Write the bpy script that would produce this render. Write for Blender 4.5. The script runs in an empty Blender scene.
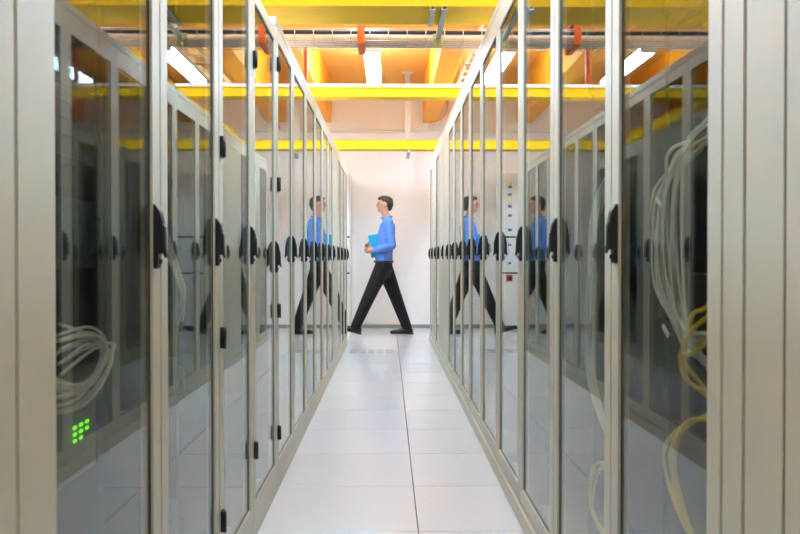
import bpy, bmesh, math, random
from mathutils import Vector, Matrix

random.seed(7)
sc = bpy.context.scene
COL = sc.collection

# ---------------------------------------------------------------- camera, world, exposure
CAM_H = 1.02
F_PX = 809.0
cam_d = bpy.data.cameras.new('camera')
cam_d.sensor_fit = 'HORIZONTAL'; cam_d.sensor_width = 36.0
cam_d.lens = 36.0 * F_PX / 800.0
cam_d.clip_start = 0.02
cam_d.dof.use_dof = True
cam_d.dof.focus_distance = 6.5
cam_d.dof.aperture_fstop = 8.0
cam = bpy.data.objects.new('camera', cam_d); COL.objects.link(cam)
cam.location = (0, 0, CAM_H)
cam.rotation_euler = (math.pi/2 - math.atan(9/F_PX), 0, -math.atan(11.5/F_PX))
sc.camera = cam

world = bpy.data.worlds.new('world'); sc.world = world
world.use_nodes = True
world.node_tree.nodes['Background'].inputs[0].default_value = (0.5, 0.5, 0.5, 1)
world.node_tree.nodes['Background'].inputs[1].default_value = 0.05

LAMP = 34.0
sc.view_settings.view_transform = 'Standard'
sc.view_settings.look = 'None'
sc.view_settings.gamma = 1.0
sc.view_settings.use_curve_mapping = False
sc.view_settings.exposure = 1.17
sc.cycles.max_bounces = 16
sc.cycles.transparent_max_bounces = 32
sc.cycles.glossy_bounces = 10
sc.cycles.diffuse_bounces = 6

# ---------------------------------------------------------------- materials
def lin(c):
    return tuple((v/255/12.92 if v/255 <= 0.04045 else ((v/255+0.055)/1.055)**2.4) for v in c) + (1,)

def mat(name, rgb, rough=0.5, metal=0.0, spec=0.5, noise=0.0, nscale=40, bump=0.0, bscale=200):
    m = bpy.data.materials.new(name); m.use_nodes = True
    nt = m.node_tree; b = nt.nodes['Principled BSDF']
    b.inputs['Base Color'].default_value = lin(rgb)
    b.inputs['Roughness'].default_value = rough
    b.inputs['Metallic'].default_value = metal
    b.inputs['Specular IOR Level'].default_value = spec
    tc = nt.nodes.new('ShaderNodeTexCoord')
    if noise:
        n = nt.nodes.new('ShaderNodeTexNoise'); n.inputs['Scale'].default_value = nscale
        n.inputs['Detail'].default_value = 4
        nt.links.new(tc.outputs['Object'], n.inputs['Vector'])
        mr = nt.nodes.new('ShaderNodeMapRange')
        mr.inputs['From Min'].default_value = 0.3; mr.inputs['From Max'].default_value = 0.7
        mr.inputs['To Min'].default_value = 1-noise; mr.inputs['To Max'].default_value = 1+noise
        nt.links.new(n.outputs['Fac'], mr.inputs['Value'])
        mx = nt.nodes.new('ShaderNodeVectorMath'); mx.operation = 'SCALE'
        mx.inputs[0].default_value = lin(rgb)[:3]
        nt.links.new(mr.outputs[0], mx.inputs['Scale'])
        nt.links.new(mx.outputs[0], b.inputs['Base Color'])
    if bump:
        n2 = nt.nodes.new('ShaderNodeTexNoise'); n2.inputs['Scale'].default_value = bscale
        nt.links.new(tc.outputs['Object'], n2.inputs['Vector'])
        bp = nt.nodes.new('ShaderNodeBump'); bp.inputs['Strength'].default_value = bump
        bp.inputs['Distance'].default_value = 0.002
        nt.links.new(n2.outputs['Fac'], bp.inputs['Height'])
        nt.links.new(bp.outputs[0], b.inputs['Normal'])
    return m

def emis(name, rgb, strength):
    m = bpy.data.materials.new(name); m.use_nodes = True
    nt = m.node_tree; b = nt.nodes['Principled BSDF']
    b.inputs['Base Color'].default_value = lin(rgb)
    b.inputs['Emission Color'].default_value = lin(rgb)
    b.inputs['Emission Strength'].default_value = strength
    return m

def glass_mat():
    m = bpy.data.materials.new('door_glass'); m.use_nodes = True
    nt = m.node_tree; nt.nodes.clear()
    out = nt.nodes.new('ShaderNodeOutputMaterial')
    mix = nt.nodes.new('ShaderNodeMixShader')
    tr = nt.nodes.new('ShaderNodeBsdfTransparent'); tr.inputs[0].default_value = (0.88, 0.90, 0.885, 1)
    gl = nt.nodes.new('ShaderNodeBsdfGlossy'); gl.inputs['Roughness'].default_value = 0.0
    gl.inputs['Color'].default_value = (0.97, 1.0, 0.98, 1)
    fr = nt.nodes.new('ShaderNodeFresnel')
    geo = nt.nodes.new('ShaderNodeNewGeometry')
    mr = nt.nodes.new('ShaderNodeMapRange')       # the same air-to-glass reflectance on both faces of the pane
    mr.inputs['To Min'].default_value = 1.52; mr.inputs['To Max'].default_value = 1/1.52
    nt.links.new(geo.outputs['Backfacing'], mr.inputs['Value'])
    nt.links.new(mr.outputs[0], fr.inputs['IOR'])
    cb = nt.nodes.new('ShaderNodeMapRange'); cb.inputs['To Min'].default_value = 0.015   # faint reflective coating
    nt.links.new(fr.outputs[0], cb.inputs['Value']); nt.links.new(cb.outputs[0], mix.inputs[0])
    nt.links.new(tr.outputs[0], mix.inputs[1]); nt.links.new(gl.outputs[0], mix.inputs[2])
    nt.links.new(mix.outputs[0], out.inputs[0])
    return m

def tile_mat():
    m = mat('floor_laminate', (221, 226, 229), 0.2, noise=0.035, nscale=90)
    nt = m.node_tree; b = nt.nodes['Principled BSDF']
    # per-tile tone
    oi = nt.nodes.new('ShaderNodeObjectInfo')
    mr = nt.nodes.new('ShaderNodeMapRange'); mr.inputs['To Min'].default_value = 0.965; mr.inputs['To Max'].default_value = 1.02
    nt.links.new(oi.outputs['Random'], mr.inputs['Value'])
    src = b.inputs['Base Color'].links[0].from_socket
    vm = nt.nodes.new('ShaderNodeVectorMath'); vm.operation = 'SCALE'
    nt.links.new(src, vm.inputs[0]); nt.links.new(mr.outputs[0], vm.inputs['Scale'])
    nt.links.new(vm.outputs[0], b.inputs['Base Color'])
    return m

M = dict(
    steel=mat('cabinet_paint', (202, 201, 182), 0.42, noise=0.01, nscale=60),
    carcass=mat('carcass_paint', (46, 44, 39), 0.6, noise=0.02, nscale=30),
    inner=mat('inner_steel', (40, 38, 34), 0.6, noise=0.05),
    gasket=mat('rubber_and_gap_shade', (28, 29, 30), 0.7),  # glass gaskets, and the strips that paint shade into door gaps
    black=mat('black_plastic', (22, 23, 26), 0.38, noise=0.05),
    chrome=mat('chrome', (210, 210, 210), 0.18, metal=1.0),
    galv=mat('galvanised_steel', (176, 176, 170), 0.35, metal=0.7, noise=0.08, nscale=50),
    glass=glass_mat(),
    tile=tile_mat(),
    sub=mat('subfloor', (70, 72, 74), 0.9, noise=0.05),
    wall=mat('white_wall_paint', (247, 247, 245), 0.7, noise=0.01, nscale=8, bump=0.04, bscale=150),
    ceil=mat('orange_ceiling_paint', (255, 190, 84), 0.6, noise=0.02, nscale=6),
    joist=mat('orange_joist_paint', (252, 172, 30), 0.55, noise=0.02, nscale=6),
    base=mat('grey_green_baseboard', (150, 160, 152), 0.5, noise=0.03),
    yellow=mat('yellow_duct_plastic', (242, 198, 5), 0.55, spec=0.25, noise=0.02, nscale=20),
    white=mat('white_plastic', (238, 238, 236), 0.4, noise=0.01),
    lamp=emis('lit_diffuser', (180, 216, 251), LAMP),
    orange=mat('orange_clamp', (226, 104, 30), 0.5, noise=0.06),
    wire=mat('zinc_wire', (190, 182, 172), 0.35, metal=0.6),
    dkcable=mat('dark_cable', (38, 34, 34), 0.5, noise=0.1),
    palecable=mat('pale_cable', (236, 208, 190), 0.45, noise=0.04),
    beige=mat('beige_cable', (206, 200, 182), 0.45, noise=0.04),
    ycable=mat('yellow_cable', (232, 196, 48), 0.4, noise=0.04),
    chassis=mat('server_chassis', (26, 25, 24), 0.6, noise=0.06),
    face=mat('server_face', (22, 22, 23), 0.55, noise=0.08),
    grey=mat('device_grey', (132, 128, 118), 0.5, noise=0.05),
    led=emis('green_led', (120, 255, 20), 0.9),
    skin=mat('skin', (196, 142, 112), 0.5, noise=0.03),
    shirt=mat('blue_shirt', (92, 142, 226), 0.7, noise=0.05, nscale=12, bump=0.2, bscale=30),
    trousers=mat('black_trousers', (9, 9, 11), 0.8, noise=0.1, nscale=20),
    shoe=mat('black_shoe', (12, 12, 13), 0.3, noise=0.05),
    hair=mat('dark_hair', (40, 30, 26), 0.6, noise=0.2, nscale=80),
    folder=mat('cyan_folder', (28, 160, 206), 0.4, noise=0.02),
    eye=mat('eye', (30, 24, 22), 0.2),
    lip=mat('lip', (168, 100, 88), 0.5),
    belt=mat('belt_leather', (14, 13, 13), 0.4),
    ecab=mat('switchboard_paint', (232, 231, 224), 0.4, noise=0.01),
    red=mat('red_switch', (196, 42, 24), 0.4),
    syellow=mat('yellow_sticker', (246, 216, 40), 0.5),
    sblue=mat('blue_sticker', (60, 96, 180), 0.5),
    sgrey=mat('grey_sticker', (120, 120, 122), 0.5),
)

# ---------------------------------------------------------------- mesh helpers
class MB:
    def __init__(s): s.bm = bmesh.new()
    def box(s, x0, x1, y0, y1, z0, z1, mi=0):
        xs, ys, zs = sorted((x0, x1)), sorted((y0, y1)), sorted((z0, z1))
        v = [s.bm.verts.new((xs[i], ys[j], zs[k])) for i in (0, 1) for j in (0, 1) for k in (0, 1)]
        for f in ((0,1,3,2),(4,6,7,5),(0,4,5,1),(2,3,7,6),(0,2,6,4),(1,5,7,3)):
            fc = s.bm.faces.new([v[i] for i in f]); fc.material_index = mi
        return s
    def prism(s, pts, axis, a0, a1, mi=0):
        # closed outline pts (2D) extruded along axis
        def P(p, a):
            return {'x': (a, p[0], p[1]), 'y': (p[0], a, p[1]), 'z': (p[0], p[1], a)}[axis]
        A = [s.bm.verts.new(P(p, a0)) for p in pts]; B = [s.bm.verts.new(P(p, a1)) for p in pts]
        n = len(pts)
        for i in range(n):
            f = s.bm.faces.new((A[i], A[(i+1) % n], B[(i+1) % n], B[i])); f.material_index = mi
        f = s.bm.faces.new(A); f.material_index = mi
        f = s.bm.faces.new(B[::-1]); f.material_index = mi
        return s
    def tube(s, pts, r, n=8, mi=0, closed=False):
        pts = [Vector(p) for p in pts]; rings = []
        up = Vector((0, 0, 1)); prev = None
        m = len(pts)
        for i, p in enumerate(pts):
            t = (pts[(i+1) % m] - pts[i-1]) if closed else (pts[min(i+1, m-1)] - pts[max(i-1, 0)])
            t.normalize()
            if prev is None:
                a = up if abs(t.z) < 0.9 else Vector((1, 0, 0))
                u = t.cross(a).normalized()
            else:
                u = (prev - t*prev.dot(t))
                u = u.normalized() if u.length > 1e-6 else t.orthogonal().normalized()
            prev = u; w = t.cross(u)
            rings.append([s.bm.verts.new(p + (u*math.cos(2*math.pi*k/n) + w*math.sin(2*math.pi*k/n))*r) for k in range(n)])
        for i in range(m if closed else m-1):
            A, B = rings[i], rings[(i+1) % m]
            for k in range(n):
                f = s.bm.faces.new((A[k], A[(k+1) % n], B[(k+1) % n], B[k])); f.material_index = mi; f.smooth = True
        if not closed:
            for rg in (rings[0][::-1], rings[-1]):
                f = s.bm.faces.new(rg); f.material_index = mi
        return s
    def mesh(s, name, mats, bevel=0, seg=1):
        bmesh.ops.recalc_face_normals(s.bm, faces=s.bm.faces)
        if bevel:
            bmesh.ops.bevel(s.bm, geom=s.bm.edges[:], offset=bevel, segments=seg, affect='EDGES', clamp_overlap=True)
        me = bpy.data.meshes.new(name); s.bm.to_mesh(me); s.bm.free()
        for m in (mats if isinstance(mats, (list, tuple)) else [mats]): me.materials.append(m)
        return me

def obj(name, me, parent=None, loc=(0, 0, 0)):
    o = bpy.data.objects.new(name, me); COL.objects.link(o); o.location = loc
    if parent is not None: o.parent = parent
    return o
def tag(o, label, cat, group=None):
    o['label'] = label; o['category'] = cat
    if group: o['group'] = group
    return o
def empty(name, loc, label, cat, group=None):
    o = bpy.data.objects.new(name, None); COL.objects.link(o); o.location = loc
    o.empty_display_size = 0.05
    return tag(o, label, cat, group)
def struct(o): o['kind'] = 'structure'; return o

ORD = ['nearest', 'second', 'third', 'fourth', 'fifth', 'sixth', 'seventh', 'eighth', 'ninth', 'tenth',
       'eleventh', 'twelfth', 'thirteenth', 'fourteenth', 'fifteenth', 'sixteenth', 'seventeenth']

# ---------------------------------------------------------------- room shell
XL, XR, YB, YF, ZC = -3.0, 3.0, -2.4, 11.8, 3.55
floor = struct(obj('floor', MB().box(XL, XR, YB, YF, -0.12, -0.045).mesh('floor', M['sub'])))
struct(obj('ceiling', MB().box(XL, XR, YB, YF, ZC, ZC+0.1).mesh('ceiling', M['ceil'])))
struct(obj('wall_back', MB().box(XL-0.1, XR+0.1, YF, YF+0.1, -0.12, ZC+0.1).mesh('wall_back', M['wall'])))
struct(obj('wall_front', MB().box(XL-0.1, XR+0.1, YB-0.1, YB, -0.12, ZC+0.1).mesh('wall_front', M['wall'])))
struct(obj('wall_left', MB().box(XL-0.1, XL, YB, YF, -0.12, ZC+0.1).mesh('wall_left', M['wall'])))
struct(obj('wall_right', MB().box(XR, XR+0.1, YB, YF, -0.12, ZC+0.1).mesh('wall_right', M['wall'])))
struct(obj('baseboard_back', MB().box(XL, XR, YF-0.012, YF, 0, 0.05).mesh('baseboard_back', M['base'])))

# floor tiles, 0.6 m, each its own piece
TX = [-3.0] + [-2.889 + 0.6*i for i in range(10)] + [3.0]
TY = [-2.4] + [-1.794 + 0.6*i for i in range(23)] + [11.8]
cache = {}
for i in range(len(TX)-1):
    for j in range(len(TY)-1):
        w, d = TX[i+1]-TX[i], TY[j+1]-TY[j]
        if w < 0.02 or d < 0.02: continue
        g = 0.0018
        c = ((TX[i]+TX[i+1])/2, (TY[j]+TY[j+1])/2, 0)
        if abs(TX[i]+0.489) < 0.01 and abs(TY[j]-8.406) < 0.01:
            b = MB(); h = 0.3-g; z0 = -0.045
            rows = [(0.0, 0.06), (0.13, 0.19), (0.235, 0.285)]
            edges = [-h] + [v for r in rows for v in r] + [h]
            for q in range(0, len(edges), 2): b.box(-h, h, edges[q], edges[q+1], z0, 0)
            for (a0, a1) in rows:
                xx = [-h, -0.235] + sum(([-0.235+0.105*k+0.012, -0.235+0.105*k] for k in range(1, 5)), []) 
                b.box(-h, -0.235, a0, a1, z0, 0); b.box(0.235, h, a0, a1, z0, 0)
                for k in range(1, 5): b.box(-0.245+0.098*k-0.014, -0.245+0.098*k+0.014, a0, a1, z0, 0)
                b.box(-0.235, 0.235, (a0+a1)/2-0.004, (a0+a1)/2+0.004, z0, 0)
            o = obj('vent_tile', b.mesh('vent_tile', M['tile']), floor, c); o['label'] = 'slotted floor vent tile'
            continue
        key = (round(w, 3), round(d, 3))
        if key not in cache:
            cache[key] = MB().box(-w/2+g, w/2-g, -d/2+0.0028, d/2-0.0028, -0.045, 0).mesh('floor_tile', M['tile'], bevel=0.0012)
        obj('floor_tile', cache[key], floor, c)

# ceiling joists running towards the back wall
for x0, nm in ((-2.6, 'far left'), (-1.05, 'left of the aisle'), (0.5, 'right of the aisle'), (2.05, 'far right')):
    me = MB().box(0, 0.22, YB+0.01, YF-0.005, 2.99, ZC-0.002).mesh('ceiling_joist', M['joist'], bevel=0.008)
    tag(obj('ceiling_joist', me, None, (x0, 0, 0)), 'deep orange ceiling joist running to the back wall, %s' % nm, 'joist', 'orange ceiling joists')

for x0, x1, nm in ((-2.995, -2.602, 'far left'), (-2.378, -1.052, 'left'), (-0.828, 0.498, 'middle'), (0.722, 2.048, 'right'), (2.272, 2.995, 'far right')):
    me = MB().box(0, x1-x0, 0, 0.27, 2.992, ZC-0.002).mesh('cross_beam', M['joist'], bevel=0.006)
    tag(obj('cross_beam', me, None, (x0, 6.83, 0)), 'orange cross beam between the ceiling joists, %s section' % nm, 'beam', 'orange cross beams')

# ---------------------------------------------------------------- cabinets
FRONT = {-1: 0.484, 1: 0.510}
REC = {-1: 0.006, 1: 0.007}      # how far the glass sits behind the frame face
MESH = {}
def cached(key, fn):
    if key not in MESH: MESH[key] = fn()
    return MESH[key]

def frame_mesh(f, w, z0, z1, sl, rb, rt, t=0.026, sn=None):
    sn = sn or sl
    # one continuous door frame with an opening
    b = MB(); bm = b.bm; h = w/2
    O = [(-h, z0), (h, z0), (h, z1), (-h, z1)]
    I = [(-h+sn, z0+rb), (h-sl, z0+rb), (h-sl, z1-rt), (-h+sn, z1-rt)]
    V = {}
    for nm, x in (('f', 0.0), ('b', -t*f)):
        V[nm, 'o'] = [bm.verts.new((x, p[0], p[1])) for p in O]
        V[nm, 'i'] = [bm.verts.new((x, p[0], p[1])) for p in I]
    for i in range(4):
        j = (i+1) % 4
        bm.faces.new((V['f','o'][i], V['f','o'][j], V['f','i'][j], V['f','i'][i]))
        bm.faces.new((V['b','o'][i], V['b','o'][j], V['b','i'][j], V['b','i'][i]))
        bm.faces.new((V['f','o'][i], V['f','o'][j], V['b','o'][j], V['b','o'][i]))
        bm.faces.new((V['f','i'][i], V['f','i'][j], V['b','i'][j], V['b','i'][i]))
    return b.mesh('door', M['steel'], bevel=0.002, seg=2)

def gasket_mesh(f, w, z0, z1, sl, rb, rt, sn, rc):
    b = MB(); h = w/2 - sl; a, c = z0+rb, z1-rt; k = 0.003; g = w/2 - sn
    x0, x1 = -(rc-0.0008)*f, -(rc+0.0055)*f
    b.box(x0, x1, -g, -g+k, a, c); b.box(x0, x1, h-k, h, a, c)
    b.box(x0, x1, -g+k, h-k, a, a+k); b.box(x0, x1, -g+k, h-k, c-k, c)
    return b.mesh('gasket', M['gasket'])

def handle_mesh(f):
    # swing handle: pointed top, full body, narrow lever end with a chrome lock
    b = MB()
    prof = [(0.0, 0.066), (0.004, 0.066), (0.014, 0.050), (0.018, 0.03), (0.020, -0.028), (0.019, -0.036), (0.010, -0.037), (0.010, -0.062), (0.008, -0.067), (0.0, -0.067)]
    b.prism([(x*f, z) for x, z in prof], 'y', -0.013, 0.013)
    # raised lever plate
    b.prism([(x*f, z) for x, z in [(0.017, 0.026), (0.022, 0.02), (0.023, -0.026), (0.026, -0.042), (0.023, -0.046), (0.018, -0.034)]], 'y', -0.009, 0.009)
    b.tube([(0.009*f, 0.004, -0.052), (0.014*f, 0.004, -0.052)], 0.0055, 12, 1)
    return b.mesh('handle', [M['black'], M['chrome']], bevel=0.0015)

def hinge_mesh(f):
    b = MB(); b.box(0, 0.010*f, -0.013, 0.013, -0.030, 0.030)
    b.tube([(0.011*f, -0.011, -0.030), (0.011*f, -0.011, 0.030)], 0.006, 10)
    return b.mesh('hinge', M['black'])

def cabinet(side, y0, y1, Htop, spec, idx, row, hinges=()):
    f = -side                      # aisle direction in x
    rc = REC[side]
    w = (y1-y0) - 0.006; h = w/2; D = 0.9
    zd0, zd1 = 0.068, spec['door_top']; rb, rt, sl = spec['rb'], spec['rt'], spec['sl']; sn = spec.get('sn', sl)
    solid = spec.get('solid', False)
    kind = 'solid grey steel door' if solid else 'tall glass door'
    lab = '%s server cabinet with %s in the %s row%s' % (ORD[idx], kind, row, '' if idx == 0 else ' counted from the camera')
    root = empty('server_cabinet', (side*FRONT[side], (y0+y1)/2, 0), lab, 'cabinet', 'server cabinets in the %s row' % row)
    K = (side, round(w, 3), Htop)
    X = lambda a: a*f
    obj('plinth', cached(('pl',)+K, lambda: MB().box(X(-0.003 if side < 0 else 0.009), X(-D), -h, h, 0.002, 0.064).mesh('plinth', M['steel'], bevel=0.001)), root)
    sp = lambda yy: MB().box(X(-0.030), X(-D), yy, yy+0.018, 0.066, Htop-0.032).mesh('side_panel', M['carcass'])
    obj('side_panel', cached(('s0',)+K, lambda: sp(-h)), root)
    obj('side_panel', cached(('s1',)+K, lambda: sp(h-0.018)), root)
    obj('back_panel', cached(('bk',)+K, lambda: MB().box(X(-D+0.012), X(-D), -h+0.019, h-0.019, 0.066, Htop-0.032).mesh('back_panel', M['carcass'])), root)
    def top():
        b = MB(); b.box(X(-0.002), X(-D), -h, h, Htop-0.030, Htop)
        if zd1 + 0.004 < Htop-0.031: b.box(X(-0.003), X(-0.028), -h, h, zd1+0.004, Htop-0.030)
        return b.mesh('top_panel', M['steel'], bevel=0.0015)
    obj('top_panel', cached(('tp', round(zd1, 3))+K, top), root)
    for yy in (-h+0.06, h-0.09):
        obj('mounting_rail', cached(('mr', round(yy, 3))+K, lambda: MB().box(X(-0.10), X(-0.125), yy, yy+0.03, 0.07, Htop-0.04).mesh('mounting_rail', M['inner'])), root)
    if not solid:
        door = obj('door', cached(('dr', zd1, rb, rt, sl)+K, lambda: frame_mesh(f, w, zd0, zd1, sl, rb, rt, sn=sn)), root)
        obj('glass_pane', cached(('gp', zd1, rb, rt, sl)+K, lambda: MB().box(X(-rc), X(-rc-0.005), -h+sn+0.0005, h-sl-0.0005, zd0+rb+0.0005, zd1-rt-0.0005).mesh('glass_pane', M['glass'])), door)
        obj('gasket', cached(('gk', zd1, rb, rt, sl)+K, lambda: gasket_mesh(f, w, zd0, zd1, sl, rb, rt, sn, rc)), door)
    else:
        door = obj('door', cached(('dr', zd1, rb, rt, 0.07)+K, lambda: frame_mesh(f, w, zd0, zd1, 0.07, rb, rt)), root)
        def panels():
            b = MB(); a = -h+0.072; tot = w-0.144; n = 4; step = tot/n
            for k in range(n):
                b.box(X(-0.0012), X(-0.020), a+k*step+0.0028, a+(k+1)*step-0.0028, zd0+rb+0.002, zd1-rt-0.002)
            return b.mesh('door_panel', M['steel'], bevel=0.0015)
        obj('door_panel', cached(('dp', zd1)+K, panels), door)
        def seams():  # dark strips stand in for the shade inside the panel grooves
            b = MB(); a = -h+0.072; step = (w-0.144)/4
            for k in range(5): b.box(X(-0.003), X(-0.019), max(-h+0.0705, a+k*step-0.0026), min(h-0.0705, a+k*step+0.0026), zd0+rb+0.003, zd1-rt-0.003)
            return b.mesh('seam_shade', M['gasket'])
        obj('seam_shade', cached(('ss', zd1)+K, seams), door)
        obj('backing', cached(('db', zd1)+K, lambda: MB().box(X(-0.0205), X(-0.0255), -h+0.0705, h-0.0705, zd0+rb+0.001, zd1-rt-0.001).mesh('backing', M['inner'])), door)
    obj('door_gap_shade', cached(('ds', zd1)+K, lambda: MB().box(X(-0.004), X(-0.022), h+0.0004, h+0.0056, zd0, zd1).mesh('door_gap_shade', M['gasket'])), root)  # black strip painting the shade in the gap to the next door
    if idx: obj('handle', cached(('hd', f), lambda: handle_mesh(f)), door, (0.0005*f, h-0.040, spec['hz']))
    for z in hinges:
        obj('hinge', cached(('hg', f), lambda: hinge_mesh(f)), door, (0.0005*f, -h+0.020, z))
    return root

L_near = dict(door_top=1.990, rb=0.067, rt=0.045, sl=0.055, hz=1.065)
L_far = dict(door_top=2.022, rb=0.067, rt=0.055, sl=0.055, hz=1.065)
R_spec = dict(door_top=2.175, rb=0.067, rt=0.10, sl=0.055, hz=1.075)
LB = [0.46, 1.06, 1.725, 2.32, 2.89, 3.51, 4.12, 4.75, 5.37, 5.95, 6.53, 7.10, 7.69, 8.28, 8.87, 9.48]
RB = [0.61, 1.23, 1.845, 2.49, 3.13, 3.78, 4.45, 5.08, 5.68, 6.35, 6.95, 7.55, 8.15, 8.75, 9.35, 9.95]
for n in range(-1, 14):
    near = n < 4
    sp = dict(L_near if near else L_far)
    if n == 0: sp['sn'] = 0.122
    if n == 3: sp['hz'] = 1.025
    if n == -1 or n == 10: sp['solid'] = True
    hg = {2: (1.86, 1.34, 0.79, 0.26), 3: (1.73, 0.33), 4: (1.86, 1.34, 0.79, 0.26)}.get(n, ())
    cabinet(-1, LB[n+1], LB[n+2], 2.0 if near else 2.065, sp, n+1, 'left', hg)
for n in range(-1, 14):
    sp = dict(R_spec)
    if n in (-1, 9, 10, 12): sp['solid'] = True
    cabinet(1, RB[n+1], RB[n+2], 2.215, sp, n+1, 'right')

# ---------------------------------------------------------------- equipment inside the near cabinets
def server(side, yc, z0, hh, label, face='face', leds=False):
    f = -side; X = lambda a: a*f
    t = empty('rack_server', (side*FRONT[side], yc, z0), label, 'server', 'rack equipment behind the glass')
    obj('chassis', MB().box(X(-0.135), X(-0.70), -0.205, 0.205, 0.002, hh-0.002).mesh('chassis', M['chassis'], bevel=0.002), t)
    fp = obj('faceplate', MB().box(X(-0.096), X(-0.1345), -0.215, 0.215, 0.001, hh-0.001).mesh('faceplate', M[face], bevel=0.002), t)
    if leds:
        return t, fp
    nb = max(1, int(hh/0.028))
    b = MB()
    for k in range(nb):
        z = (k+0.5)*hh/nb
        b.box(X(-0.0955), X(-0.093), -0.15, 0.15, z-0.006, z+0.006)
    obj('vent_bars', b.mesh('vent_bars', M['inner']), fp)
    for yy in (-0.195, 0.195):
        b = MB().tube([(X(-0.094), yy, hh*0.2), (X(-0.078), yy, hh*0.25), (X(-0.078), yy, hh*0.75), (X(-0.094), yy, hh*0.8)], 0.004, 6)
        obj('handle', b.mesh('handle', M['black']), fp)
    return t, fp

def cab_mid(side, n):
    B = LB if side < 0 else RB
    return (B[n+1]+B[n+2])/2
HT = ['bottom', 'second lowest', 'middle', 'second highest', 'top']
for side, n, zs in ((-1, 0, [(0.14, 0.18), (0.34, 0.13), (1.00, 0.13), (1.20, 0.18), (1.52, 0.22)]),
                    (-1, 1, [(0.14, 0.22), (0.62, 0.13), (1.05, 0.18), (1.50, 0.18)]),
                    (-1, 2, [(0.20, 0.22), (0.90, 0.18), (1.40, 0.22)]),
                    (1, 0, [(0.12, 0.13), (0.86, 0.13), (1.50, 0.18)]),
                    (1, 1, [(0.12, 0.18), (0.80, 0.18), (1.45, 0.22)]),
                    (1, 2, [(0.20, 0.22), (0.95, 0.18), (1.55, 0.18)])):
    for k, (z, hh) in enumerate(zs):
        server(side, cab_mid(side, n), z, hh, 'dark rack server, number %d from the bottom inside %s cabinet of the %s row' % (k+1, ORD[n+1], 'left' if side < 0 else 'right'))

# the device with the green lights, left row
t, fp = server(-1, cab_mid(-1, 0), 0.61, 0.15, 'grey rack device with green lights in the nearest left glass cabinet', 'grey', True)
lm = MB().box(-0.0955, -0.0935, -0.0075, 0.0075, -0.0033, 0.0033).mesh('indicator_light', M['led'], bevel=0.001)
for r in range(3):
    for c in range(3):
        if r == 0 and c == 2: continue
        obj('indicator_light', lm, fp, (0, 0.105+0.03*c, 0.072+0.0123*r))

def spline(pts, n=10):
    P = [Vector(p) for p in pts]; P = [P[0]] + P + [P[-1]]; out = []
    for i in range(1, len(P)-2):
        a, b, c, d = P[i-1:i+3]
        for k in range(n):
            t = k/n
            out.append(0.5*((2*b) + (c-a)*t + (2*a-5*b+4*c-d)*t*t + (3*b-a-3*c+d)*t**3))
    out.append(P[-2]); return out

def cable(pts, r, m, label, group, cat='cable', jit=0.0):
    pts = [(p[0]+random.uniform(-jit, jit)*0.4, p[1]+random.uniform(-jit, jit), p[2]+random.uniform(-jit, jit)) for p in pts]
    base = Vector(pts[0])
    me = MB().tube([p-base for p in spline(pts)], r, 8).mesh('network_cable', M[m])
    return tag(obj('network_cable', me, None, base), label, cat, group)

# beige loops in the left nearest glass cabinet
yc = cab_mid(-1, 0)
for k in range(10):
    d = 0.007*k
    cable([(-0.575, yc-0.20, 0.90-d), (-0.556, yc-0.05, 0.83-d), (-0.552, yc+0.10, 0.80-d*0.5), (-0.552, yc+0.19+0.003*k, 0.835), (-0.565, yc+0.15, 0.88-d*0.4), (-0.578, yc+0.04, 0.89-d)],
          0.0032, 'beige', 'thin beige cable in the loose loop above the green lights', 'beige cables above the green lights', jit=0.015)
yc = cab_mid(-1, 1)
for k in range(5):
    cable([(-0.57, yc-0.23, 1.20+0.012*k), (-0.55, yc-0.05, 1.03+0.014*k), (-0.55, yc+0.12, 0.92+0.01*k), (-0.575, yc+0.2, 0.86)],
          0.004, 'beige', 'thin beige cable slanting down in the third left cabinet', 'beige cables in the third left cabinet', jit=0.02)
# right nearest glass cabinet: a thick beige hank and yellow cables
yc = cab_mid(1, 0) - 0.05
for k in range(14):
    a = 0.011*k
    cable([(0.575, yc-0.20+a*0.6, 1.22+a*0.5), (0.560, yc-0.10+a*0.5, 1.26-a*0.3), (0.553, yc-0.01+a, 1.24-a*0.4), (0.550, yc+0.04+a, 1.14),
           (0.553, yc+0.04+a*0.8, 0.98), (0.558, yc-0.0+a*0.6, 0.87+a*0.2), (0.57, yc-0.10+a*0.4, 0.82+a*0.5), (0.58, yc-0.22, 0.86+a*0.3)],
          0.0036, 'beige', 'beige cable in the thick looped hank inside the nearest right glass cabinet', 'hank of beige cables in the nearest right glass cabinet', jit=0.02)
for k in range(3):
    cable([(0.565, yc-0.22, 0.98-0.02*k), (0.545, yc-0.12, 0.955-0.03*k), (0.54, yc-0.04, 0.90-0.02*k), (0.545, yc-0.0, 0.82), (0.57, yc-0.05, 0.78)],
          0.004, 'ycable', 'yellow cable curving across the beige hank in the nearest right glass cabinet', 'yellow cables across the beige hank', jit=0.02)
for k in range(4):
    cable([(0.565, yc-0.14+0.02*k, 0.75), (0.548, yc-0.02+0.015*k, 0.71), (0.544, yc+0.03+0.02*k, 0.63), (0.546, yc+0.0+0.015*k, 0.55), (0.555, yc-0.08, 0.50), (0.58, yc-0.16, 0.47)],
          0.004, 'ycable', 'yellow cable looping low in the nearest right glass cabinet', 'yellow cables low in the nearest right glass cabinet', jit=0.012)
for k in range(3):
    cable([(0.57, yc-0.22, 1.98-0.03*k), (0.55, yc-0.08, 1.97-0.03*k), (0.545, yc+0.0, 1.84-0.03*k), (0.55, yc-0.06, 1.72), (0.575, yc-0.18, 1.66)],
          0.0045, 'ycable', 'yellow cable looping high in the nearest right glass cabinet', 'yellow cables high in the nearest right glass cabinet', jit=0.015)
yc = cab_mid(1, 1) - 0.05
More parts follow.
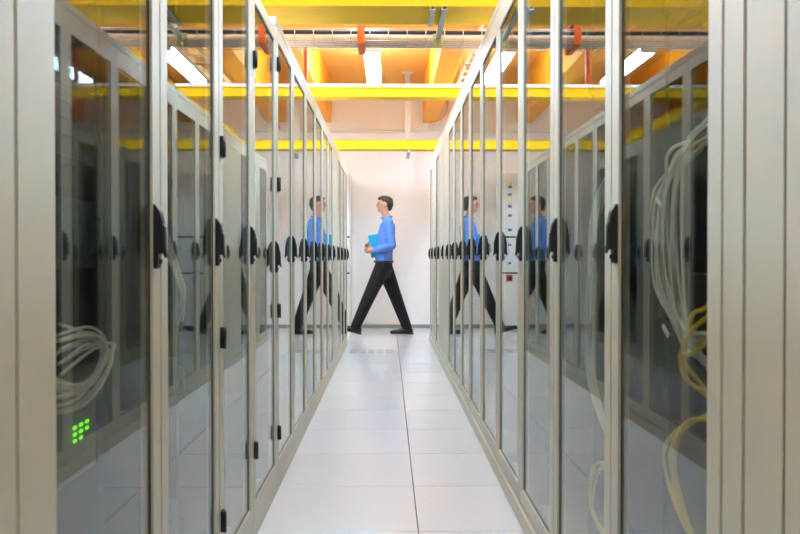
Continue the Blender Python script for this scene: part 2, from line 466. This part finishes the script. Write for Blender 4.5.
for k in range(7):
    a = 0.008*k
    cable([(0.575, yc-0.2, 1.25+a), (0.552, yc-0.03+a, 1.17), (0.548, yc+0.05+a, 0.95), (0.55, yc+0.06+a, 0.72), (0.575, yc-0.02, 0.55)],
          0.004, 'beige', 'beige cable hanging in the third right cabinet', 'beige cables in the third right cabinet', jit=0.015)
for k in range(3):
    cable([(0.57, yc-0.15, 0.52), (0.548, yc-0.02+0.02*k, 0.46), (0.548, yc+0.03+0.02*k, 0.36), (0.57, yc-0.05, 0.28)],
          0.004, 'ycable', 'short yellow cable low in the third right cabinet', 'yellow cables in the third right cabinet', jit=0.02)
# white tie labels on the hank
yc = cab_mid(1, 0) - 0.05
for (dy, z, ws) in ((0.10, 1.13, 'upper'), (0.06, 0.88, 'lower')):
    me = MB().box(-0.002, 0.002, -0.018, 0.018, -0.005, 0.005).mesh('cable_tag', M['white'], bevel=0.001)
    o = tag(obj('cable_tag', me, None, (0.533, yc+dy, z)), '%s white tag on the beige cable hank' % ws, 'tag')
    o.rotation_euler = (0.5, 0, 0)

# ---------------------------------------------------------------- overhead ducts, tray, lights
def duct_profile(w, h, t=0.006, lip=0.012):
    # open trough with outward lips, outline in (across, up)
    return [(-w/2, 0), (w/2, 0), (w/2, h-t), (w/2+lip, h-t), (w/2+lip, h), (w/2-t, h), (w/2-t, t), (-w/2+t, t), (-w/2+t, h), (-w/2-lip, h), (-w/2-lip, h-t), (-w/2, h-t)]

def cross_duct(y0, y1, z0, h, label, lid=None, joints=()):
    w = y1-y0
    root = empty('cable_duct', (0, (y0+y1)/2, z0), label, 'cable duct', 'yellow cable ducts across the room')
    obj('trough', MB().prism(duct_profile(w, h), 'x', -2.9, 2.9).mesh('trough', M['yellow']), root)
    if lid: obj('cover', MB().box(-2.9, 2.9, -w/2-0.014, w/2+0.014, h+0.001, h+lid).mesh('cover', M['white'], bevel=0.002), root)
    for x in joints:
        b = MB(); b.box(x-0.05, x+0.05, -w/2-0.003, -w/2, 0, h-0.008); b.box(x-0.05, x+0.05, -w/2-0.003, w/2+0.003, -0.004, 0)
        obj('joint_clip', b.mesh('joint_clip', M['yellow'], bevel=0.001), root)
    return root
cross_duct(4.48, 4.83, 2.41, 0.13, 'wide yellow cable duct crossing overhead, nearest to the camera', None, (-1.9, 1.9))
cross_duct(6.98, 7.16, 2.41, 0.078, 'yellow cable duct with white cover crossing halfway along the aisle', 0.028, (-1.7, 1.5))
cross_duct(10.34, 10.56, 2.41, 0.115, 'yellow cable duct crossing just before the back wall', None, (-1.2, 1.3))
for (ya, yb, nm) in ((5.47, 6.95, 'near'), (7.19, 10.31, 'far')):
    root = empty('cable_duct', (0.93, (ya+yb)/2, 2.41), 'yellow cable duct running along the top of the right row, %s section' % nm, 'cable duct', 'yellow ducts along the right row')
    L = (yb-ya)/2
    obj('trough', MB().prism(duct_profile(0.15, 0.10), 'y', -L, L).mesh('trough', M['yellow']), root)
    for k in range(3):
        y = -L + (k+0.5)*2*L/3
        b = MB(); b.box(-0.02, 0.02, y-0.02, y+0.02, -0.194, -0.005); b.box(-0.06, 0.06, y-0.02, y+0.02, -0.006, 0)
        obj('support', b.mesh('support', M['galv']), root)

# wire basket tray with cables
def basket():
    root = empty('wire_basket_tray', (0, 5.315, 2.412), 'zinc wire basket cable tray crossing behind the wide yellow duct', 'cable tray')
    W, Hh, r = 0.115, 0.075, 0.0028
    b = MB()
    for (y, z) in ((-W, 0), (-W/2, 0), (0, 0), (W/2, 0), (W, 0), (-W, Hh/2), (-W, Hh), (W, Hh/2), (W, Hh)):
        b.tube([(-2.9, y, z), (2.9, y, z)], r, 6)
    obj('long_wires', b.mesh('long_wires', M['wire']), root)
    me = MB().tube([(0, -W, Hh+0.005), (0, -W, 0), (0, W, 0), (0, W, Hh+0.005)], r, 6).mesh('cross_wire', M['wire'])
    k = 0
    x = -2.88
    while x < 2.9:
        obj('cross_wire', me, root, (x, 0, -0.004)); x += 0.12
    return root
basket()
for k in range(5):
    y = 5.315 - 0.083 + 0.0415*k
    pts = [(x*0.29, y + 0.004*math.sin(x*1.3), 2.437) for x in range(-10, 11)]
    base = Vector((0, y, 2.437))
    tag(obj('trunk_cable', MB().tube([Vector(p)-base for p in pts], 0.0185, 10).mesh('trunk_cable', M['palecable']), None, base),
        'pale thick trunk cable lying on the bottom of the wire basket tray', 'cable', 'pale trunk cables in the basket tray')
for k in range(6):
    y = 5.315 - 0.085 + 0.034*k
    pts = [(x*0.29, y + 0.006*math.sin(x*1.1), 2.4735 + 0.002*math.sin(x*1.7)) for x in range(-10, 11)]
    base = Vector((0, y, 2.474))
    tag(obj('trunk_cable', MB().tube([Vector(p)-base for p in pts], 0.0125, 8).mesh('trunk_cable', M['dkcable']), None, base),
        'dark trunk cable lying on top in the wire basket tray', 'cable', 'dark trunk cables in the basket tray')

# hangers
def strut(loc, z0, z1, label, m='galv', w=0.041, plate=True):
    root = empty('hanger_strut', (loc[0], loc[1], z0), label, 'hanger')
    h = w/2; t = 0.004; L = z1-z0
    prof = [(-h, -h), (-h+0.010, -h), (-h+0.010, -h+t), (-h+t, -h+t), (-h+t, h-t), (h-t, h-t), (h-t, -h+t), (h-0.010, -h+t), (h-0.010, -h), (h, -h), (h, h), (-h, h)]
    obj('channel', MB().prism(prof, 'z', 0, L-0.008).mesh('channel', M[m]), root)
    if plate: obj('foot_plate', MB().box(-0.075, 0.075, -0.05, 0.05, L-0.008, L-0.001).mesh('foot_plate', M[m], bevel=0.001), root)
    return root
s = strut((0.262, 11.06), 2.40, ZC, 'steel hanger strut dropping from the ceiling near the back wall', 'white', 0.06)
for z in (0.03, 0.07, 0.11):
    obj('bolt', MB().tube([(0, -0.026, z), (0, 0.012, z)], 0.009, 8).mesh('bolt', M['chrome']), s)
# arm that carries the far duct
obj('arm', MB().box(-0.02, 0.02, -0.70, -0.022, -0.032, 0.004).mesh('arm', M['galv'], bevel=0.002), s)
strut((-0.735, 7.20), 2.46, ZC, 'orange hanger strut left of the aisle holding the middle yellow duct', 'orange', 0.036)
strut((1.60, 7.20), 2.46, ZC, 'orange hanger strut right of the aisle holding the middle yellow duct', 'orange', 0.036)
strut((-1.9, 4.87), 2.44, ZC, 'hanger strut at the left end of the wide yellow duct')
strut((1.75, 4.87), 2.44, ZC, 'hanger strut at the right end of the wide yellow duct')

# grey brackets under the wide duct
br = empty('tray_bracket', (0.31, 4.66, 2.40), 'grey steel bracket with end plate under the wide yellow duct', 'bracket', 'brackets under the wide yellow duct')
obj('arm', MB().prism([(-0.016, 0.008), (-0.016, -0.012), (0.016, -0.012), (0.016, 0.008), (0.012, 0.008), (0.012, -0.008), (-0.012, -0.008), (-0.012, 0.008)], 'y', -0.19, 0.50).mesh('arm', M['galv']), br)
obj('end_plate', MB().box(-0.032, 0.032, 0.44, 0.446, -0.06, 0.03).mesh('end_plate', M['galv'], bevel=0.001), br)
for z in (-0.04,):
    obj('bolt', MB().tube([(0, 0.425, z), (0, 0.46, z)], 0.008, 8).mesh('bolt', M['chrome']), br)
b2 = empty('tray_bracket', (0.245, 4.66, 2.40), 'short grey steel bracket under the wide yellow duct, left of the plated one', 'bracket', 'brackets under the wide yellow duct')
obj('arm', MB().prism([(-0.014, 0.008), (-0.014, -0.012), (0.014, -0.012), (0.014, 0.008), (0.010, 0.008), (0.010, -0.008), (-0.010, -0.008), (-0.010, 0.008)], 'y', -0.19, 0.14).mesh('arm', M['galv']), b2)
# orange clamp over the basket tray
cl = empty('tray_clamp', (-0.176, 5.315, 2.385), 'orange clamp wrapped round the wire basket tray', 'clamp')
b = MB(); b.box(-0.023, 0.023, -0.140, -0.128, 0.0, 0.15); b.box(-0.023, 0.023, 0.128, 0.140, 0.0, 0.15); b.box(-0.023, 0.023, -0.128, 0.128, 0.0, 0.012)
obj('strap', b.mesh('strap', M['orange'], bevel=0.002), cl)
b = MB(); b.box(-0.023, 0.023, -0.14, 0.14, 0.151, 0.163); b.tube([(0, 0, 0.163), (0, 0, ZC-2.386)], 0.005, 8)
obj('rod', b.mesh('rod', M['orange']), cl)

# conduit on the back wall
cd = empty('conduit', (0, YF-0.03, 2.86), 'thin white conduit running along the back wall', 'conduit')
obj('pipe', MB().tube([(-2.95, 0, 0), (2.95, 0, 0)], 0.016, 10).mesh('pipe', M['white']), cd)
for x in (-2.2, -1.0, 0.42, 1.6, 2.5):
    obj('clip', MB().box(x-0.012, x+0.012, -0.018, 0.029, -0.02, 0.02).mesh('clip', M['white']), cd)
# bent pipe by the joist
pp = [(0.86, 11.77, 3.3), (0.86, 11.68, 3.22), (0.84, 11.66, 3.1), (0.74, 11.66, 2.98), (0.62, 11.66, 2.95), (0.6, 11.74, 2.90)]
base = Vector(pp[0])
tag(obj('bent_pipe', MB().tube([p-base for p in spline(pp)], 0.025, 10).mesh('bent_pipe', M['palecable']), None, base), 'pale bent pipe at the wall end of the orange joist', 'pipe')
# white ladder tray beside the joist
lt = empty('ladder_tray', (0.765, 0, 2.93), 'white cable ladder running along the orange joist', 'cable tray')
for x in (0.0, 0.16):
    obj('side_rail', MB().box(x, x+0.018, 5.8, 9.9, 0, 0.05).mesh('side_rail', M['white'], bevel=0.001), lt)
rm = MB().box(0.0185, 0.1595, -0.015, 0.015, 0.008, 0.026).mesh('rung', M['white'], bevel=0.001)
for k in range(13): obj('rung', rm, lt, (0, 5.95+0.3*k, 0))
for y in (6.2, 8.0, 9.6):
    obj('hanger_rod', MB().tube([(0.09, y, 0.02), (0.09, y, ZC-2.931)], 0.005, 8).mesh('hanger_rod', M['galv']), lt)
    obj('hanger_bar', MB().box(-0.01, 0.19, y-0.012, y+0.012, -0.012, -0.001).mesh('hanger_bar', M['galv']), lt)

# fluorescent fittings
LN = {-1.61: 'left of the aisle', -0.17: 'above the aisle', 1.29: 'right of the aisle'}
hm = MB().prism([(-0.035, 0.0505), (0.035, 0.0505), (0.03, 0.085), (-0.03, 0.085)], 'y', -0.79, 0.79).mesh('housing', M['white'])
dm = MB().prism([(-0.082, 0.05), (-0.082, 0.014), (-0.065, 0.0), (0.065, 0.0), (0.082, 0.014), (0.082, 0.05)], 'y', -0.77, 0.77).mesh('diffuser', M['lamp'])
em = MB().box(-0.085, 0.085, -0.0095, 0.0095, -0.002, 0.0503).mesh('end_cap', M['white'])
rd = MB().tube([(0, 0, 0.085), (0, 0, ZC-3.111)], 0.004, 8).mesh('hanger_rod', M['galv'])
for x, nm in LN.items():
    for k, y in enumerate((2.3, 5.65, 9.0)):
        t = empty('ceiling_light', (x, y, 3.11), 'lit white fluorescent fitting hanging %s, %s from the camera' % (nm, ('nearest', 'second', 'farthest')[k]), 'light', 'fluorescent fittings')
        obj('housing', hm, t); obj('diffuser', dm, t)
        for yy in (-0.78, 0.78): obj('end_cap', em, t, (0, yy, 0))
        for yy in (-0.5, 0.5): obj('hanger_rod', rd, t, (0, yy, 0))

# ---------------------------------------------------------------- switchboard at the end of the left row
sb = empty('switchboard', (-0.93, 11.2, 0), 'tall white electrical switchboard by the back wall beyond the left row', 'cabinet')
obj('body', MB().box(-0.40, 0.40, 0.02, 0.565, 0.0, 2.2).mesh('body', M['ecab'], bevel=0.004), sb, (0, 0.02, 0))
for z in (0.811, 1.311): obj('gap_shade', MB().box(-0.39, 0.39, 0.012, 0.0395, z-0.0105, z+0.0105).mesh('gap_shade', M['gasket']), sb)  # dark strips added as the shade between the stacked doors
dz = [(0.05, 0.800), (0.822, 1.300), (1.322, 2.18)]
for k, (a, c) in enumerate(dz):
    d = obj('door', MB().box(-0.39, 0.39, 0.0, 0.0395, a, c).mesh('door', M['ecab'], bevel=0.003), sb)
    if k: obj('latch', MB().box(-0.37, -0.35, -0.012, -0.0005, (a+c)/2-0.03, (a+c)/2+0.03).mesh('latch', M['black'], bevel=0.002), d)
    if k == 2:
        for z, m in ((2.05, 'syellow'), (2.005, 'sblue'), (1.90, 'sgrey'), (1.78, 'syellow'), (1.735, 'sblue'), (1.61, 'sgrey'), (1.41, 'sblue')):
            obj('sticker', MB().box(0.255, 0.31, -0.002, -0.0005, z-0.018, z+0.018).mesh('sticker', M[m]), d)
        for z in (1.42, 1.55, 1.70, 1.86, 1.98, 2.08):
            obj('screw', MB().tube([(0.345, -0.004, z), (0.345, -0.0003, z)], 0.007, 8).mesh('screw', M['black']), d)
    if k == 1:
        for z, m in ((1.20, 'sgrey'), (0.95, 'sblue')):
            obj('sticker', MB().box(0.265, 0.305, -0.002, -0.0005, z-0.015, z+0.015).mesh('sticker', M[m]), d)
    if k == 0:
        sw = obj('rotary_switch', MB().box(0.245, 0.335, -0.010, -0.0005, 0.695, 0.785).mesh('rotary_switch', M['red'], bevel=0.004), d)
        bb = MB().tube([(0.29, -0.012, 0.74), (0.29, -0.030, 0.74)], 0.028, 14)
        bb.box(0.282, 0.298, -0.045, -0.030, 0.715, 0.765)
        obj('knob', bb.mesh('knob', M['black']), sw)

# ---------------------------------------------------------------- the walking person
def blob_mesh(name, chains, m, voxel=0.008, smooth=4, extra=()):
    """chains: lists of ((x,y,z),(rx,ry,rz)); spheres are swept along and fused into one surface"""
    bm = bmesh.new()
    def sph(c, r):
        mt = Matrix.Translation(c) @ Matrix.Diagonal((r[0], r[1], r[2], 1))
        bmesh.ops.create_icosphere(bm, subdivisions=2, radius=1.0, matrix=mt)
    for ch in chains:
        for (p0, r0), (p1, r1) in zip(ch[:-1], ch[1:]):
            p0v, p1v = Vector(p0), Vector(p1); L = (p1v-p0v).length
            n = max(2, int(L/(0.35*min(min(r0), min(r1)))))
            for k in range(n+1):
                t = k/n; sph(p0v.lerp(p1v, t), Vector(r0).lerp(Vector(r1), t))
    for c, r in extra: sph(Vector(c), r)
    me = bpy.data.meshes.new(name); bm.to_mesh(me); bm.free()
    o = bpy.data.objects.new('tmp', me); COL.objects.link(o)
    rm_ = o.modifiers.new('r', 'REMESH'); rm_.mode = 'VOXEL'; rm_.voxel_size = voxel; rm_.use_smooth_shade = True
    if smooth:
        sm = o.modifiers.new('s', 'SMOOTH'); sm.factor = 0.5; sm.iterations = smooth
    dg = bpy.context.evaluated_depsgraph_get()
    out = bpy.data.meshes.new_from_object(o.evaluated_get(dg))
    bpy.data.objects.remove(o); bpy.data.meshes.remove(me)
    out.name = name; out.materials.clear(); out.materials.append(m)
    return out

PX, PY = 0.0, 10.7
per = empty('person', (PX, PY, 0), 'walking person in a blue shirt and black trousers holding a cyan folder', 'person')
def E3(r): return (r, r, r)
# body (skin): facing -x, near side of the camera is -y (left side)
LY, RY_ = -0.095, 0.095
hipL, hipR = (-0.075, LY, 0.90), (-0.055, RY_, 0.90)
kneeF, ankF = (-0.262, LY, 0.50), (-0.425, LY, 0.12)        # leading leg (near side)
kneeS, ankS = (0.10, RY_, 0.49), (0.245, RY_, 0.125)        # trailing leg
shL, shR = (0.0, -0.185, 1.47), (-0.02, 0.185, 1.47)
elL, elR = (0.045, -0.225, 1.185), (-0.03, 0.215, 1.19)
wrL, wrR = (-0.175, -0.135, 1.115), (-0.215, 0.07, 1.16)
neck = (-0.02, 0, 1.53); headc = (-0.055, 0, 1.735)
torso = [((-0.06, 0, 0.93), (0.10, 0.155, 0.10)), ((-0.06, 0, 1.08), (0.10, 0.14, 0.10)), ((-0.035, 0, 1.28), (0.11, 0.155, 0.11)), ((-0.015, 0, 1.42), (0.095, 0.15, 0.08))]
armL = [(shL, E3(0.052)), (elL, E3(0.041)), (wrL, E3(0.028))]
armR = [(shR, E3(0.052)), (elR, E3(0.041)), (wrR, E3(0.028))]
legF = [(hipL, E3(0.082)), (kneeF, E3(0.056)), (ankF, E3(0.040))]
legS = [(hipR, E3(0.082)), (kneeS, E3(0.056)), (ankS, E3(0.040))]
shoulders = [(shL, E3(0.052)), (neck, (0.055, 0.06, 0.05)), (shR, E3(0.052))]
head = [(neck, (0.055, 0.052, 0.05)), ((-0.045, 0, 1.62), (0.055, 0.052, 0.05)), ((-0.06, 0, 1.68), (0.072, 0.06, 0.062)), (headc, (0.088, 0.072, 0.075)), ((-0.045, 0, 1.76), (0.092, 0.074, 0.07))]
def hand(w, d, side):
    # palm plus four fingers and a thumb curled round the folder edge, pointing along d (unit xz)
    w = Vector(w); d = Vector(d).normalized(); lat = Vector((0, 0, 1)); inn = Vector((0, side, 0))
    palm_e = w + d*0.085
    ch = [[(tuple(w), E3(0.026)), (tuple(w+d*0.045), (0.034, 0.018, 0.036)), (tuple(palm_e), (0.028, 0.016, 0.038))]]
    for i, L in enumerate((0.070, 0.080, 0.075, 0.058)):
        k = palm_e + lat*(0.030 - 0.020*i)
        m1 = k + d*L*0.5 + inn*0.008; m2 = k + d*L*0.8 + inn*0.035
        ch.append([(tuple(k), E3(0.0095)), (tuple(m1), E3(0.009)), (tuple(m2), E3(0.0078))])
    t0 = w + d*0.025 + lat*0.025
    ch.append([(tuple(t0), E3(0.012)), (tuple(t0 + d*0.035 + lat*0.03), E3(0.0105)), (tuple(t0 + d*0.065 + lat*0.035 + inn*0.01), E3(0.0085))])
    return ch
chains = [torso, armL, armR, legF, legS, shoulders, head] + hand(wrL, (-1, 0.25, 0.05), 1) + hand(wrR, (-0.6, -0.75, 0.1), -1)
face = [((-0.150, 0, 1.712), (0.018, 0.012, 0.017)), ((-0.138, 0, 1.735), (0.014, 0.010, 0.022)), ((-0.118, 0, 1.650), (0.026, 0.030, 0.022)),
        ((-0.135, 0, 1.758), (0.012, 0.045, 0.010)), ((-0.128, 0, 1.683), (0.016, 0.024, 0.012)),
        ((-0.04, -0.076, 1.715), (0.020, 0.010, 0.032)), ((-0.04, 0.076, 1.715), (0.020, 0.010, 0.032))]
body = obj('body', blob_mesh('body', chains, M['skin'], 0.0065, 3, face), per)
for yy in (-0.030, 0.030):
    obj('eye', blob_mesh('eye', [], M['eye'], 0.003, 1, [((-0.136, yy, 1.738), (0.009, 0.012, 0.008))]), per)
obj('mouth', blob_mesh('mouth', [], M['lip'], 0.003, 1, [((-0.142, 0, 1.680), (0.006, 0.021, 0.006))]), per)
obj('hair', blob_mesh('hair', [], M['hair'], 0.006, 2, [((-0.030, 0, 1.772), (0.095, 0.079, 0.070)), ((0.010, 0, 1.735), (0.058, 0.076, 0.075)), ((0.015, 0, 1.685), (0.035, 0.060, 0.045)), ((-0.095, 0, 1.805), (0.048, 0.058, 0.030)), ((-0.055, 0, 1.815), (0.07, 0.06, 0.03))]), per)
# shirt: torso, sleeves, collar
def grow(ch, g): return [(p, tuple(v+g for v in r)) for p, r in ch]
sh_ch = [grow([((-0.06, 0, 0.985), (0.105, 0.155, 0.02))] + torso[1:], 0.018), grow([shoulders[0], ((-0.012, -0.06, 1.50), (0.06, 0.05, 0.045))], 0.016), grow([shoulders[2], ((-0.012, 0.06, 1.50), (0.06, 0.05, 0.045))], 0.016),
         [((-0.012, -0.06, 1.50), (0.07, 0.05, 0.05)), ((-0.012, 0.06, 1.50), (0.07, 0.05, 0.05))],
         grow(armL, 0.016), grow(armR, 0.016)]
shirt = obj('shirt', blob_mesh('shirt', sh_ch, M['shirt'], 0.008, 4), per)
cm = MB().tube([(-0.025 + 0.066*math.cos(a), 0.064*math.sin(a), 1.555 + 0.012*math.cos(a)) for a in [2*math.pi*k/20 for k in range(20)]], 0.013, 8, closed=True).mesh('collar', M['shirt'])
obj('collar', cm, shirt)
tr_ch = [[((-0.062, 0, 0.965), (0.118, 0.172, 0.02)), ((-0.062, 0, 0.88), (0.12, 0.175, 0.08)), ((-0.065, 0, 0.80), (0.10, 0.10, 0.08))],
         [(hipL, E3(0.112)), (kneeF, E3(0.086)), ((-0.430, LY, 0.125), (0.068, 0.064, 0.06))],
         [(hipR, E3(0.112)), (kneeS, E3(0.086)), ((0.242, RY_, 0.105), (0.070, 0.064, 0.06))]]
tro = obj('trousers', blob_mesh('trousers', tr_ch, M['trousers'], 0.008, 3), per)
bm_ = MB().tube([(-0.062 + 0.122*math.cos(a), 0.177*math.sin(a), 0.972) for a in [2*math.pi*k/28 for k in range(28)]], 0.014, 8, closed=True).mesh('belt', M['belt'])
obj('belt', bm_, tro)
def shoe(loc, rot):
    ch = [[((0.055, 0, 0.045), (0.042, 0.036, 0.040)), ((-0.03, 0, 0.045), (0.045, 0.039, 0.040)), ((-0.12, 0, 0.036), (0.050, 0.042, 0.028)), ((-0.185, 0, 0.030), (0.036, 0.032, 0.022))],
          [((0.045, 0, 0.05), (0.04, 0.034, 0.03)), ((0.035, 0, 0.095), (0.042, 0.036, 0.02))]]
    o = obj('shoe', blob_mesh('shoe', ch, M['shoe'], 0.006, 2), per, loc); o.rotation_euler = (0, rot, 0)
    sl = MB().prism([(0.10, 0), (0.10, 0.022), (0.03, 0.020), (0.02, 0.012), (-0.215, 0.014), (-0.215, 0.006), (0.0, 0.0)], 'y', -0.036, 0.036).mesh('sole', M['shoe'], bevel=0.003)
    obj('sole', sl, o)
shoe((0.235, RY_, 0.004), 0.0)
shoe((-0.455, LY, 0.040), math.radians(14))
fo = tag(obj('folder', MB().box(-0.115, 0.115, -0.009, 0.009, -0.15, 0.15).mesh('folder', M['folder'], bevel=0.002), None, (PX-0.135, PY-0.078, 1.185)),
         'cyan folder held in front of the walking person', 'folder')
fo.rotation_euler = (0, math.radians(-8), math.radians(-15))
